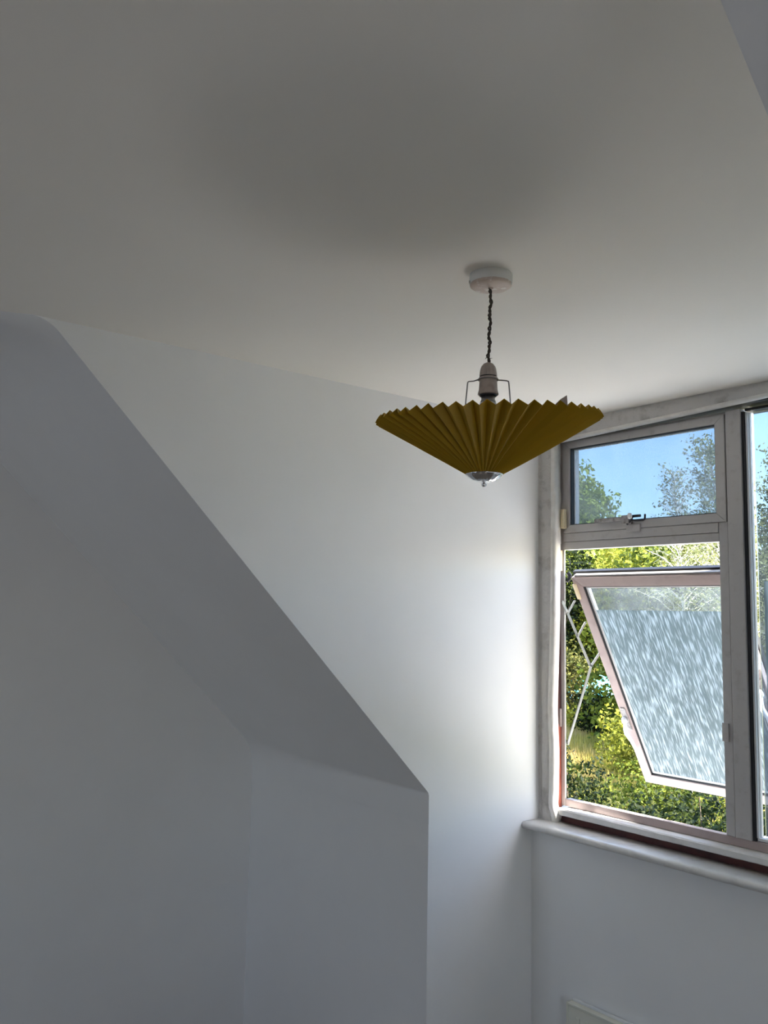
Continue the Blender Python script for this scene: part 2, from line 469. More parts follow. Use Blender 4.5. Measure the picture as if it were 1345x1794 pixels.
# ------------------------------------------------------------------ rough plaster trims round the window
def lerp_tab(tab, z):
    for (z0, v0), (z1, v1) in zip(tab, tab[1:]):
        if z0 <= z <= z1: return v0 + (v1-v0)*(z-z0)/(z1-z0)
    return tab[0][1] if z < tab[0][0] else tab[-1][1]
rnd = random.Random(3)
def rough_strip(name, along, n, sections, material, seed=1):
    """loft: sections(t) -> list of points; small random wobble on the inside points"""
    bm = bm_new()
    rows = []
    for i in range(n+1):
        rows.append([bm.verts.new(p) for p in sections(i/n)])
    for i in range(n):
        for k in range(len(rows[0])-1):
            bm.faces.new((rows[i][k], rows[i][k+1], rows[i+1][k+1], rows[i+1][k]))
    bmesh.ops.recalc_face_normals(bm, faces=bm.faces)
    return obj(name, bm, material, smooth=True)
def wob(a, s): return (rnd.random()-0.5)*2*s
edge_tab = [(0.93, -1.938), (0.97, -1.953), (1.02, -1.950), (1.15, -1.948), (1.28, -1.954), (1.42, -1.949), (1.60, -1.942), (1.9, -1.939), (2.2, -1.939)]
def sec_left(t):
    z = 0.921 + t*(2.235-0.921)
    e = lerp_tab(edge_tab, z)
    P = [(XK-0.004, YT-0.004, z)]
    xa = XK + 0.004
    P.append((xa, YT-0.004+wob(0, .001), z))
    P.append((xa+0.005, YT+0.003+wob(0, .001), z))     # recessed joint beside the cheek
    for k in range(1, 6):
        P.append((xa+0.005 + (e-0.022-xa-0.005)*k/6, YT-0.003 + wob(0, 0.0016), z))
    P.append((e-0.022+wob(0, .001), YT+0.0015, z))
    return P
tag(rough_strip('trim_1', 'z', 90, sec_left, M_plaster), 'grey rough plaster band up the left side of the window', kind='structure')
def sec_bead(t):
    z = 0.921 + t*(2.235-0.921)
    e = lerp_tab(edge_tab, z)
    return [(e-0.023, YT+0.004, z), (e-0.020, YT-0.003, z), (e-0.010+wob(0, .0006), YT-0.005, z), (e-0.003, YT-0.003, z), (e, YT+0.004, z), (e-0.004, YT+0.03, z), (e-0.02, YT+0.03, z)]
tag(rough_strip('trim_2', 'z', 90, sec_bead, M_filler), 'uneven white painted edge between the plaster band and the frame', kind='structure')
def sec_top(t):
    x = XK + t*(XR-XK)
    zz = 2.2220 + min(0.0, (x+1.18)*0.034)
    P = [(x, YT+0.004, ZC+0.004)]
    P.append((x, YT-0.001, ZC-0.004))
    for k in range(1, 6):
        P.append((x, YT-0.006+wob(0, .0014) + (0.006 if k == 1 and (int(x*9) % 2) else 0), ZC-0.004-(ZC-0.004-zz)*k/6))
    P.append((x, YT-0.002, zz))
    return P
tag(rough_strip('trim_3', 'x', 150, sec_top, M_plaster), 'grey rough plaster band above the window', kind='structure')
def sec_topbead(t):
    x = -1.945 + t*(XR+1.945)
    e = 2.2150 + min(0.0, (x+1.18)*0.034)
    return [(x, YT+0.001, e+0.012), (x, YT-0.006, e+0.010), (x, YT-0.007, e+0.004+wob(0, .0006)), (x, YT-0.001, e), (x, YT+0.012, e), (x, YT+0.03, e+0.004)]
tag(rough_strip('trim_4', 'x', 120, sec_topbead, M_filler), 'white painted edge under the plaster band above the window', kind='structure')
bm = bm_new(); add_box(bm, (XK-0.05, 2.335, 2.2145), (XR+0.05, 2.42, 2.30)); tag(obj('trim_5', bm, M_gasket), kind='structure')  # black block; darkness of the gap above the frame put into its colour

# ------------------------------------------------------------------ the window
win = empty('window_1', (-1.2, 2.36, 0.92)); tag(win, kind='structure')
YF = 2.36
# timber subframe: left upright and bottom, brownish red
bm = bm_new(); add_box(bm, (-1.992, 2.338, 1.235), (-1.9625, 2.364, 2.2145), 0.001); obj('subframe_post', bm, M_wood, win)
bm = bm_new(); add_box(bm, (-1.992, 2.336, 0.947), (-1.9615, 2.364, 1.234), 0.001); tag(obj('subframe_post', bm, M_sunlit_wood, win), 'orange-red lower length of timber beside the frame, sunlight put into its colour')
bm = bm_new(); add_box(bm, (XK+0.03, 2.335, 0.900), (XR-0.02, 2.42, 0.9455), 0.001); obj('subframe_rail', bm, M_wood, win)
# inner sill board with rounded nose
def nose(y0, y1, z0, z1, n=8):
    r = (z1-z0)/2
    return [(y1, z0), (y1, z1)] + [(y0+r - r*math.sin(a), (z0+z1)/2 + r*math.cos(a)) for a in [math.pi*i/n for i in range(n+1)]]
bm = bm_new()
P = nose(2.222, 2.336, 0.8995, 0.922)
n = 80
rows = []
for i in range(n+1):
    x = XK+0.001 + (XR-XK-0.002)*i/n
    rows.append([bm.verts.new((x, y + (wob(0, .0012) if y < 2.3 else 0), z + (wob(0, .0005) if y < 2.3 else 0))) for y, z in P])
for i in range(n):
    for k in range(len(P)):
        k2 = (k+1) % len(P)
        bm.faces.new((rows[i][k], rows[i][k2], rows[i+1][k2], rows[i+1][k]))
bm.faces.new(rows[0]); bm.faces.new(rows[-1][::-1])
bmesh.ops.recalc_face_normals(bm, faces=bm.faces)
obj('window_sill', bm, M_gloss, win, smooth=True)
# white ledge carrying the frame
bm = bm_new()
rows = []
P = [(2.385, 0.947), (2.385, 0.966), (2.313, 0.9675), (2.309, 0.964), (2.3085, 0.949), (2.312, 0.9465)]
for i in range(81):
    t = i/80
    x = -1.972 + t*(XR-0.03+1.972)
    dx = max(0, 1-(x+1.972)/0.12)
    rows.append([bm.verts.new((x, y + 0.02*dx*dx*(1 if y < 2.35 else 0) + (wob(0, .0006) if y < 2.35 else 0), z + wob(0, .0004) - 0.006*dx*dx)) for y, z in P])
for i in range(80):
    for k in range(len(P)):
        k2 = (k+1) % len(P)
        bm.faces.new((rows[i][k], rows[i][k2], rows[i+1][k2], rows[i+1][k]))
bm.faces.new(rows[0]); bm.faces.new(rows[-1][::-1])
bmesh.ops.recalc_face_normals(bm, faces=bm.faces)
obj('outer_ledge', bm, M_gloss, win)
# blob of filler in the bottom left corner
bm = bm_new()
add_lathe(bm, [(0, 0.012), (0.010, 0.010), (0.017, 0.002), (0.020, -0.012), (0.016, -0.024), (0, -0.027)], (-1.956, 2.327, 0.952), 18)
for v in bm.verts: v.co += Vector((wob(0, .0012), wob(0, .0012), wob(0, .0012)))
obj('filler_lump', bm, M_filler, win, smooth=True)

# outer frame
bm = bm_new()
add_box(bm, (-1.9605, YF, 0.967), (-1.945, YF+0.008, 2.205), 0.0015)
obj('frame_jamb', bm, M_alu, win)
bm = bm_new(); add_box(bm, (-1.944, YF+0.004, 2.199), (-1.3375, YF+0.06, 2.2065), 0.001); obj('frame_head', bm, M_alu, win)
bm = bm_new(); add_box(bm, (-1.2805, YF+0.004, 2.1985), (-0.46, YF+0.06, 2.2065), 0.001); obj('frame_head', bm, M_gasket, win)
bm = bm_new(); add_box(bm, (-1.944, YF, 0.9675), (-0.46, YF+0.025, 0.991), 0.0015); obj('frame_bottom', bm, M_vent, win)
bm = bm_new(); add_box(bm, (-0.46, YF, 0.967), (-0.44, YF+0.06, 2.205), 0.0015); obj('frame_jamb', bm, M_alu, win)
# mullion : inner flange, groove, main face
bm = bm_new()
add_box(bm, (-1.3365, YF-0.006, 0.9915), (-1.2895, YF+0.05, 2.2065), 0.002)
obj('mullion', bm, M_alu, win)
bm = bm_new(); add_box(bm, (-1.3670, YF-0.001, 0.9915), (-1.3395, YF+0.018, 1.8790), 0.0012); obj('mullion_flange', bm, M_alu, win)
bm = bm_new(); add_box(bm, (-1.3394, YF+0.006, 0.9915), (-1.3366, YF+0.03, 2.19), 0); obj('mullion_groove', bm, M_gasket, win)
bm = bm_new(); add_box(bm, (-1.2894, YF+0.001, 0.9915), (-1.281, YF+0.02, 2.198), 0); obj('glazing_gasket', bm, M_gasket, win)
bm = bm_new(); add_box(bm, (-1.2808, YF+0.006, 1.0), (-1.2745, YF+0.018, 2.196), 0.001)
add_box(bm, (-1.2743, YF+0.016, 1.0), (-1.2725, YF+0.028, 2.196), 0.0004)
obj('glazing_bead', bm, M_bead, win)
bm = bm_new(); add_box(bm, (-1.2808, YF+0.010, 0.9915), (-0.462, YF+0.05, 0.9995), 0.001); obj('glazing_bead', bm, M_bead, win)
# transom, three stepped faces
bm = bm_new()
add_box(bm, (-1.944, YF-0.001, 1.8225), (-1.3675, YF+0.030, 1.8485), 0.0012)
add_box(bm, (-1.944, YF-0.005, 1.8495), (-1.3675, YF+0.030, 1.8780), 0.0012)
obj('transom', bm, M_alu, win)

# upper casement, closed
uc = bm_new()
def frame_ring(bm, x0, x1, z0, z1, wx, wz, y0, y1, bev=0.0012):
    """mitred rectangular frame"""
    def quadbar(p):
        vs = [bm.verts.new((a, y0, b)) for a, b in p] + [bm.verts.new((a, y1, b)) for a, b in p]
        fs = [bm.faces.new(vs[:4]), bm.faces.new(vs[4:][::-1])]
        for i in range(4):
            fs.append(bm.faces.new((vs[i], vs[i+4], vs[(i+1) % 4+4], vs[(i+1) % 4])))
        bmesh.ops.recalc_face_normals(bm, faces=fs)
        if bev: bmesh.ops.bevel(bm, geom=list({e for f in fs for e in f.edges}), offset=bev, segments=1, affect='EDGES')
    quadbar([(x0, z0), (x0+wx, z0+wz), (x0+wx, z1-wz), (x0, z1)])
    quadbar([(x1, z0), (x1, z1), (x1-wx, z1-wz), (x1-wx, z0+wz)])
    quadbar([(x0, z0), (x1, z0), (x1-wx, z0+wz), (x0+wx, z0+wz)])
    quadbar([(x0, z1), (x0+wx, z1-wz), (x1-wx, z1-wz), (x1, z1)])
frame_ring(uc, -1.9445, -1.3400, 1.8795, 2.1985, 0.031, 0.0265, YF-0.007, YF+0.045)
upc = obj('upper_casement', uc, M_alu, win)
bm = bm_new(); frame_ring(bm, -1.9137, -1.3705, 1.9058, 2.1722, 0.003, 0.003, YF-0.002, YF+0.02, 0); obj('gasket', bm, M_gasket, upc)
bm = bm_new(); frame_ring(bm, -1.9132, -1.3710, 1.9063, 2.1717, 0.004, 0.0035, YF+0.014, YF+0.0215, 0); obj('glazing_bead', bm, M_bead, upc)
bm = bm_new(); add_box(bm, (-1.912, YF+0.022, 1.907), (-1.372, YF+0.026, 2.171)); obj('glass_pane', bm, M_glass_top, upc)
# handle and stay of the upper casement
h = bm_new()
add_box(h, (-1.799, YF-0.024, 1.9045), (-1.684, YF-0.012, 1.9175), 0.002)
add_box(h, (-1.688, YF-0.030, 1.893), (-1.660, YF-0.008, 1.921), 0.003)
hd = obj('casement_lever', h, M_pewter, upc)
h = bm_new()
add_lathe(h, [(0, 0.010), (0.006, 0.008), (0.008, 0), (0.006, -0.008), (0, -0.010)], (-1.655, YF-0.030, 1.917), 16)
obj('pivot_knob', h, M_bead, hd, smooth=True)
h = bm_new()
add_box(h, (-1.683, YF-0.011, 1.868), (-1.632, YF-0.0075, 1.893), 0.001); obj('keep_plate', h, M_alu, upc)
h = bm_new()
add_tube(h, [(-1.655, YF-0.018, 1.905), (-1.640, YF-0.020, 1.902), (-1.612, YF-0.020, 1.901), (-1.606, YF-0.020, 1.904), (-1.605, YF-0.020, 1.920)], 0.0032, 8)
add_tube(h, [(-1.652, YF-0.016, 1.917), (-1.625, YF-0.016, 1.917)], 0.0045, 8)
add_tube(h, [(-1.668, YF-0.028, 1.890), (-1.655, YF-0.022, 1.905), (-1.648, YF-0.02, 1.92)], 0.003, 8)
obj('stay_hook', h, M_gasket, upc)

# fixed light on the right
bm = bm_new(); add_box(bm, (-1.268, YF+0.030, 0.998), (-0.46, YF+0.034, 2.198)); fx = obj('fixed_pane', bm, M_glass_fixed, win)
bm = bm_new(); add_box(bm, (-1.2500, YF+0.0270, 0.999), (-0.49, YF+0.0285, 1.706)); 
fo = obj('privacy_film', bm, M_film2, fx)

# packers and latch pieces
def packer(lo, hi, par=None):
    bm = bm_new(); add_box(bm, lo, hi, 0.0015); return obj('packer', bm, M_packer, par or win)
packer((-1.9615, 2.3385, 1.897), (-1.9435, 2.3585, 1.962))
packer((-1.9400, 2.3360, 1.895), (-1.9250, 2.3510, 1.961))
packer((-1.9640, 2.3320, 1.750), (-1.9500, 2.3590, 1.821))
bm = bm_new(); add_box(bm, (-1.3690, YF-0.008, 1.250), (-1.3490, YF-0.0015, 1.302), 0.002); obj('strike_plate', bm, M_alu, win)
bm = bm_new(); add_box(bm, (-1.9660, YF-0.010, 1.225), (-1.9550, YF-0.001, 1.285), 0.002); obj('strike_plate', bm, M_vent, win)
# thin wire running down the gap by the jamb
bm = bm_new()
add_tube(bm, [(-1.9535 + 0.003*math.sin(k*0.9), 2.350, 2.195 - k*0.022) for k in range(17)], 0.0016, 6)
add_tube(bm, [(-1.9520, 2.350, 1.893), (-1.9560, 2.350, 1.865), (-1.954, 2.350, 1.825)], 0.0016, 6)
for zz in (2.10, 2.00, 1.86): add_box(bm, (-1.960, 2.347, zz), (-1.952, 2.352, zz+0.005))
obj('loose_sealant_strip', bm, M_filler, win)

# lower casement, tilted open: local frame x = x, s = down the casement, n = room side
T0 = Vector((0, 2.384, 1.728))
ds = Vector((0, 0.416, -0.728)).normalized()
dn = Vector((0, ds.z, -ds.y))          # towards the room
def Mv():
    M = Matrix((Vector((1, 0, 0)), dn, -ds)).transposed().to_4x4()   # local (x, n, -s)
    M.translation = T0
    return M
MV = Mv()
X0, X1, SB = -1.935, -1.350, 0.838
def vent_obj(name, bm, m_, par, smooth=False):
    bmesh.ops.transform(bm, matrix=MV, verts=bm.verts)
    bmesh.ops.recalc_face_normals(bm, faces=bm.faces)
    return obj(name, bm, m_, par, smooth)
bm = bm_new()
frame_ring(bm, X0, X1, -SB, 0.0, 0.036, 0.036, -0.022, 0.0, 0.0015)
vc = vent_obj('lower_casement', bm, M_vent, win)
bm = bm_new(); frame_ring(bm, X0-0.004, X1+0.004, -SB-0.004, 0.012, 0.02, 0.03, -0.040, -0.0225, 0.001); vent_obj('casement_lip', bm, M_gasket, vc)
bm = bm_new(); add_box(bm, (X0+0.012, -0.020, 0.001), (X1-0.002, -0.006, 0.006)); vent_obj('weather_strip', bm, M_alu, vc)
bm = bm_new(); frame_ring(bm, X0+0.0362, X1-0.0362, -SB+0.0362, -0.0362, 0.003, 0.003, -0.020, -0.002, 0); vent_obj('gasket', bm, M_gasket, vc)
bm = bm_new(); frame_ring(bm, X0+0.0394, X1-0.0394, -SB+0.0394, -0.0394, 0.008, 0.008, -0.022, -0.010, 0); vent_obj('glazing_bead', bm, M_bead, vc)
bm = bm_new(); add_box(bm, (X0+0.038, -0.017, -SB+0.038), (X1-0.038, -0.013, -0.038)); gp = vent_obj('glass_pane', bm, M_glass_vent, vc)
# privacy film: built in casement space so that its streaks follow the glass
bm = bm_new(); add_box(bm, (X0+0.046, -0.0125, -SB+0.047), (X1-0.046, -0.0112, -0.132))
me = bpy.data.meshes.new('privacy_film'); bm.to_mesh(me); bm.free(); me.materials.append(M_film)
fo = bpy.data.objects.new('privacy_film', me); COL.objects.link(fo); fo.parent = gp
fo.matrix_local = Matrix.Translation(-OFF[win]) @ MV

def ramp_handle(x, s):
    bm = bm_new()
    add_box(bm, (x-0.010, 0.0, -s-0.045), (x+0.010, 0.004, -s+0.045), 0.0015)
    vent_obj('handle_plate', bm, M_pewter, vc)
    bm = bm_new()
    add_lathe(bm, [(0, 0.014), (0.007, 0.012), (0.010, 0.004), (0.010, -0.006), (0.006, -0.010), (0, -0.011)], (x, 0.014, -s), 16)
    add_tube(bm, [(x, 0.014, -s-0.006), (x-0.002, 0.022, -s-0.030), (x-0.001, 0.026, -s-0.045), (x, 0.014, -s-0.085), (x+0.001, 0.010, -s-0.118)], [0.006, 0.0075, 0.0078, 0.0066, 0.0055], 8)
    vent_obj('handle', bm, M_white, vc, True)
ramp_handle(-1.917, 0.565)
ramp_handle(-1.368, 0.40)
bm = bm_new(); add_box(bm, (X0-0.001, 0.0, -0.082), (X0+0.013, 0.006, -0.024), 0.0015); vent_obj('packer', bm, M_packer, vc)
# friction stays: flat steel arms in the plane of the jamb, both sides
def arm(par, x, a, b, wd=0.010):
    bm = bm_new()
    a = Vector((x, *a)); b = Vector((x, *b))
    d = (b-a).normalized(); nn = Vector((1, 0, 0)).cross(d)
    pts = [a+nn*wd/2, b+nn*wd/2, b-nn*wd/2, a-nn*wd/2]
    vs = [bm.verts.new(p + Vector((sx, 0, 0))) for sx in (-0.0015, 0.0015) for p in pts]
    bm.faces.new(vs[:4]); bm.faces.new(vs[4:][::-1])
    for i in range(4): bm.faces.new((vs[i], vs[i+4], vs[(i+1) % 4+4], vs[(i+1) % 4]))
    bmesh.ops.recalc_face_normals(bm, faces=bm.faces)
    for q in (a, b):
        r_ = bmesh.ops.create_cone(bm, cap_ends=True, segments=12, radius1=wd*0.42, radius2=wd*0.36, depth=0.004, matrix=Matrix.Translation(q + Vector((0.002, 0, 0))) @ Matrix.Rotation(math.pi/2, 4, 'Y'))
    return obj('stay_arm', bm, M_steel, par)
for x in (-1.941, -1.3430):
    dxx = 0.0018 if x < -1.9 else -0.0018
    arm(vc, x, (2.344, 1.645), (2.371, 1.609)) if x < -1.9 else None
    arm(vc, x, (2.371, 1.609), (2.493, 1.425))
    arm(vc, x+dxx*2.2, (2.371, 1.609), (2.405, 1.648), 0.008)
    arm(vc, x+dxx*2.2, (2.419, 1.525), (2.462, 1.575), 0.008)
    arm(vc, x+dxx*2.2, (2.385 if x > -1.9 else 2.366, 1.171), (2.493, 1.425))
    arm(vc, x+dxx*2.2, (2.493, 1.425), (2.540, 1.468), 0.009)
bm = bm_new(); add_tube(bm, [(-1.941, 2.375, 1.745), (-1.935, 2.378, 1.735), (-1.933, 2.372, 1.722), (-1.938, 2.366, 1.712)], [0.006, 0.008, 0.006, 0.004], 8); obj('hinge_knuckle', bm, M_gasket, vc)

# added window for the side fill light, unseen in the right wall
w2 = empty('fill_window_side', (XE+0.06, 0.0, 0.8)); tag(w2, kind='structure')
def frame_x(name, m_, y0, y1, z0, z1, wd, par):
    bm = bm_new()
    for lo, hi in (((y0, z0), (y1, z0+wd)), ((y0, z1-wd), (y1, z1)), ((y0, z0+wd), (y0+wd, z1-wd)), ((y1-wd, z0+wd), (y1, z1-wd)), (((y0+y1)/2-wd/2, z0+wd), ((y0+y1)/2+wd/2, z1-wd))):
        add_box(bm, (XE+0.04, lo[0], lo[1]), (XE+0.09, hi[0], hi[1]), 0.003)
    obj(name, bm, m_, par)
def frame_y(name, m_, x0, x1, z0, z1, wd, par):
    bm = bm_new()
    for lo, hi in (((x0, z0), (x1, z0+wd)), ((x0, z1-wd), (x1, z1)), ((x0, z0+wd), (x0+wd, z1-wd)), ((x1-wd, z0+wd), (x1, z1-wd)), (((x0+x1)/2-wd/2, z0+wd), ((x0+x1)/2+wd/2, z1-wd))):
        add_box(bm, (lo[0], YB-0.05, lo[1]), (hi[0], YB-0.01, hi[1]), 0.003)
    obj(name, bm, m_, par)
w3 = empty('fill_window_rear', (-2.5, YB-0.06, 0.85)); tag(w3, kind='structure')  # added window for the rear fill light, never in view
frame_y('window_frame', M_bead, -2.949, -2.051, 0.851, 1.949, 0.05, w3)
bm = bm_new(); add_box(bm, (-2.90, YB-0.034, 0.90), (-2.10, YB-0.030, 1.90)); obj('glass_pane', bm, M_glass_dimmed, w3)
frame_x('window_frame', M_bead, -0.449, 0.449, 0.801, 1.899, 0.05, w2)
bm = bm_new(); add_box(bm, (XE+0.062, -0.40, 0.85), (XE+0.066, 0.40, 1.85)); obj('glass_pane', bm, M_glass_dimmed, w2)

# ------------------------------------------------------------------ pendant lamp
PX, PY = -1.156, 1.185
pen = empty('pendant_lamp', (PX, PY, 2.26))
tag(pen, 'hanging ceiling lamp with a yellow pleated paper shade like an upturned umbrella', 'ceiling lamp')
eL = Vector((-0.6276, -0.7783, 0)).normalized()      # direction in which the fitting leans
toC = Vector((-PX, -PY, 0)).normalized()             # towards the room's middle
def pc(z, off): return (PX + eL.x*off, PY + eL.y*off, z)
bm = bm_new()
add_lathe(bm, [(0.0, 2.2335), (0.020, 2.2335), (0.036, 2.2345), (0.0405, 2.2375), (0.0408, 2.2415)], (PX, PY, 0), 56)
rose = obj('ceiling_rose', bm, M_rose, pen, smooth=True)
bm = bm_new()
add_lathe(bm, [(0.0410, 2.2405), (0.0418, 2.2430), (0.0418, 2.2590), (0.0385, 2.2598)], (PX, PY, 0), 56, flute=lambda a, j: 1+0.008*math.sin(7*a+j)+0.006*math.sin(17*a))
tag(obj('rose_rim', bm, M_roseside, rose, smooth=True), 'painted-over rim with a ragged lower edge')
for a in (0.35, 2.9):   # curled flake of paint
    bm = bm_new()
    q = Vector((PX, PY, 0)) + 0.0425*(Vector((0.6276, 0.7783, 0))*math.cos(a) + toC*math.sin(a))
    add_tube(bm, [(q.x, q.y, 2.2370), (q.x*1.002, q.y*1.002, 2.2425), (q.x*1.004, q.y*1.004, 2.2465)], [0.001, 0.002, 0.0008], 6)
    obj('paint_flake', bm, M_roseside, rose, smooth=True)
bm = bm_new()
add_lathe(bm, [(0.0, 2.2300), (0.004, 2.2303), (0.005, 2.2335)], (PX, PY, 0), 16)
obj('cord_outlet', bm, M_rose, rose, smooth=True)
# twisted two-core cord
cord = bm_new()
for ph in (0, math.pi):
    pts = []
    for k in range(90):
        t = k/89
        z = 2.236 - t*(2.236-2.080)
        a = ph + t*2*math.pi*8.5 + 0.5*math.sin(t*17)
        cx_ = 0.0035*t + 0.0010*math.sin(t*23) + 0.0007*math.sin(t*51)
        c = Vector(pc(z, cx_))
        rr = 0.0017 + 0.0004*math.sin(t*37)
        pts.append(c + Vector((math.cos(a), math.sin(a), 0))*rr)
    add_tube(cord, pts, 0.0019, 7)
# frayed ends above the lampholder
for k in range(7):
    a = k*0.9
    c = Vector(pc(2.089 + 0.0006*k, 0.0035))
    add_tube(cord, [c, c+Vector((math.cos(a)*0.004, math.sin(a)*0.004, 0.002)), c+Vector((math.cos(a)*0.007, math.sin(a)*0.007, 0.001+0.002*math.sin(k)))], [0.0007, 0.0005, 0.0003], 5)
obj('cord', cord, M_cord, pen, smooth=True)
# lampholder: fluted dome cap, dark joint, flared skirt
def tiltm(): return None
c0 = pc(0, 0.004)
bm = bm_new()
prof = [(0.0, 2.0830), (0.004, 2.0828), (0.009, 2.0805), (0.0130, 2.0755), (0.0152, 2.0690), (0.0160, 2.0620), (0.0166, 2.0570), (0.0166, 2.0558), (0.0, 2.0558)]
add_lathe(bm, prof, (c0[0], c0[1], 0), 64, flute=lambda a, j: 1 + (0.028*math.sin(18*a) if 3 <= j <= 6 else 0))
lh = obj('lampholder', bm, M_holder, pen, smooth=True)
bm = bm_new(); add_lathe(bm, [(0, 2.0560), (0.0158, 2.0560), (0.0158, 2.0535), (0, 2.0535)], (c0[0], c0[1], 0), 40, flute=lambda a, j: 1+0.03*math.sin(5*a)); obj('joint_ring', bm, M_gasket, lh)
bm = bm_new(); add_lathe(bm, [(0.0, 2.0532), (0.0178, 2.0532), (0.0182, 2.0505), (0.0170, 2.0480), (0.0172, 2.0400), (0.0182, 2.0280), (0.0200, 2.0215), (0.0200, 2.0195), (0.0165, 2.0190), (0.0, 2.0190)], (c0[0], c0[1], 0), 56); obj('skirt', bm, M_holder, lh, smooth=True)
bm = bm_new(); add_lathe(bm, [(0, 2.0192), (0.0170, 2.0192), (0.0165, 2.0165), (0.0, 2.0165)], (c0[0], c0[1], 0), 40); obj('joint_ring', bm, M_gasket, lh)
bm = bm_new(); add_lathe(bm, [(0, 2.0167), (0.0132, 2.0167), (0.0132, 2.0090), (0.0148, 2.0065), (0.0148, 2.0045), (0.0135, 2.0030), (0, 2.0030)], (c0[0], c0[1], 0), 40); obj('bulb_collar', bm, M_wire, lh, smooth=True)
bm = bm_new(); add_lathe(bm, [(0, 2.0032), (0.0155, 2.0032), (0.0168, 1.9990), (0.0175, 1.9850), (0.0230, 1.9620), (0.0290, 1.9400), (0.0300, 1.9250), (0.0270, 1.9100), (0.0180, 1.8985), (0, 1.8940)], (c0[0], c0[1], 0), 40); tag(obj('bulb', bm, M_bulb, pen, smooth=True), 'white unlit bulb')

# shade: pleated cone, wide rim up, sheared a little so that the cap hangs off centre
NP = 50
ZR, ZB, RR, RB = 1.9725, 1.8655, 0.2135, 0.0345
amp = 0.0063
sl = math.atan2(ZR-ZB, RR-RB)
nr, nz = math.sin(sl), -math.cos(sl)
a0 = math.atan2(toC.y, toC.x)
def shade_pt(i2, v):
    """i2 counts folds (even = outer ridge, odd = inner valley), v from cap (0) to rim (1)"""
    ang = a0 + (i2)*math.pi/NP + math.pi/NP
    s_ = (1 if i2 % 2 == 0 else -1)
    amp_ = amp*(0.16 + 0.84*v) * (1 + 0.10*math.sin(i2*2.3))
    r = RB + (RR-RB)*v + s_*amp_*nr
    z = ZB + (ZR-ZB)*v + s_*amp_*nz
    ang += 0.006*math.sin(i2*1.7)*v
    x, y = r*math.cos(ang), r*math.sin(ang)
    off = 0.0105*(1-v) + 0.0042*v
    # slight lift of the rim on the right-hand side of the room
    z += 0.022*(x*(-eL.x) + y*(-eL.y))*v
    # and a droop of the rim towards the middle of the room
    z -= 0.090*(x*toC.x + y*toC.y)*v
    return (PX + x + eL.x*off, PY + y + eL.y*off, z)
bm = bm_new()
nv = 7
cols_ = [[bm.verts.new(shade_pt(i, k/(nv-1))) for k in range(nv)] for i in range(2*NP)]
for i in range(2*NP):
    j = (i+1) % (2*NP)
    for k in range(nv-1):
        bm.faces.new((cols_[i][k], cols_[j][k], cols_[j][k+1], cols_[i][k+1]))
shade = obj('shade', bm, M_shade, pen)
md = shade.modifiers.new('paper', 'SOLIDIFY'); md.thickness = 0.0009; md.offset = 0
# glued seam: one overlapping pleat that stands proud of the rim
bm = bm_new()
i_s = 2*4+1
A = [Vector(shade_pt(i_s, k/4)) for k in range(5)]
B = [Vector(shade_pt(i_s+1, k/4)) for k in range(5)]
ctr = Vector((PX, PY, 2.3))
va = [bm.verts.new(p + (ctr-p).normalized()*0.002) for p in A]
vb = [bm.verts.new(p + (ctr-p).normalized()*0.002) for p in B]
tip = Vector(shade_pt(i_s, 1.0)); tip2 = Vector(shade_pt(i_s+1, 1.0))
vt = bm.verts.new(tip*0.35 + tip2*0.65 + Vector((0, 0, 0.0135)) + (tip-Vector(shade_pt(i_s, .9)))*0.2)
for k in range(4): bm.faces.new((va[k], vb[k], vb[k+1], va[k+1]))
bm.faces.new((va[4], vb[4], vt))
tag(obj('seam_flap', bm, M_holder, shade), 'paper seam flap sticking up above the rim')
# wire carrier
bm = bm_new()
cc = Vector(pc(0, 0.004))
rr_ = Vector((0.6276, 0.7783, 0)).normalized()
add_tube(bm, [(cc.x+0.0192*math.cos(a), cc.y+0.0192*math.sin(a), 2.0490) for a in [2*math.pi*k/28 for k in range(29)]], 0.0014, 6, caps=False)
for s_ in (-1, 1):
    o_ = 0.006
    zt = 2.0478 if s_ > 0 else 2.0450
    def q(d, z): p = cc + rr_*d; return (p.x, p.y, z)
    add_tube(bm, [q(s_*0.0190, 2.0490), q(s_*0.028, zt+0.0008), q(s_*0.0370-o_*0.1, zt), q(s_*0.0392, zt-0.0015), q(s_*0.0398, zt-0.004), q(s_*0.0430, 2.005), q(s_*0.0460, 1.960), q(s_*0.0440-0.006, 1.900), q(s_*0.030-0.007, 1.869)], 0.0013, 7)
obj('shade_carrier', bm, M_wire, pen, smooth=True)
# chrome bottom cap with flutes and a ball finial
cb = pc(0, 0.0108)
bm = bm_new()
fl = lambda a, j: 1 + (0.035*abs(math.sin(7*a)) if 1 <= j <= 5 else 0)
add_lathe(bm, [(0.0, 1.8650), (0.0345, 1.8650), (0.0350, 1.8630), (0.0300, 1.8580), (0.0230, 1.8530), (0.0150, 1.8495), (0.0070, 1.8480), (0, 1.8478)], (cb[0], cb[1], 0), 84, flute=fl)
cap = obj('bottom_cap', bm, M_chrome, pen, smooth=True)
bm = bm_new()
add_lathe(bm, [(0, 1.8490), (0.0030, 1.8486), (0.0026, 1.8470), (0.0045, 1.8450), (0.0048, 1.8430), (0.0038, 1.8405), (0, 1.8390)], (cb[0], cb[1], 0), 24)
obj('finial', bm, M_chrome, cap, smooth=True)

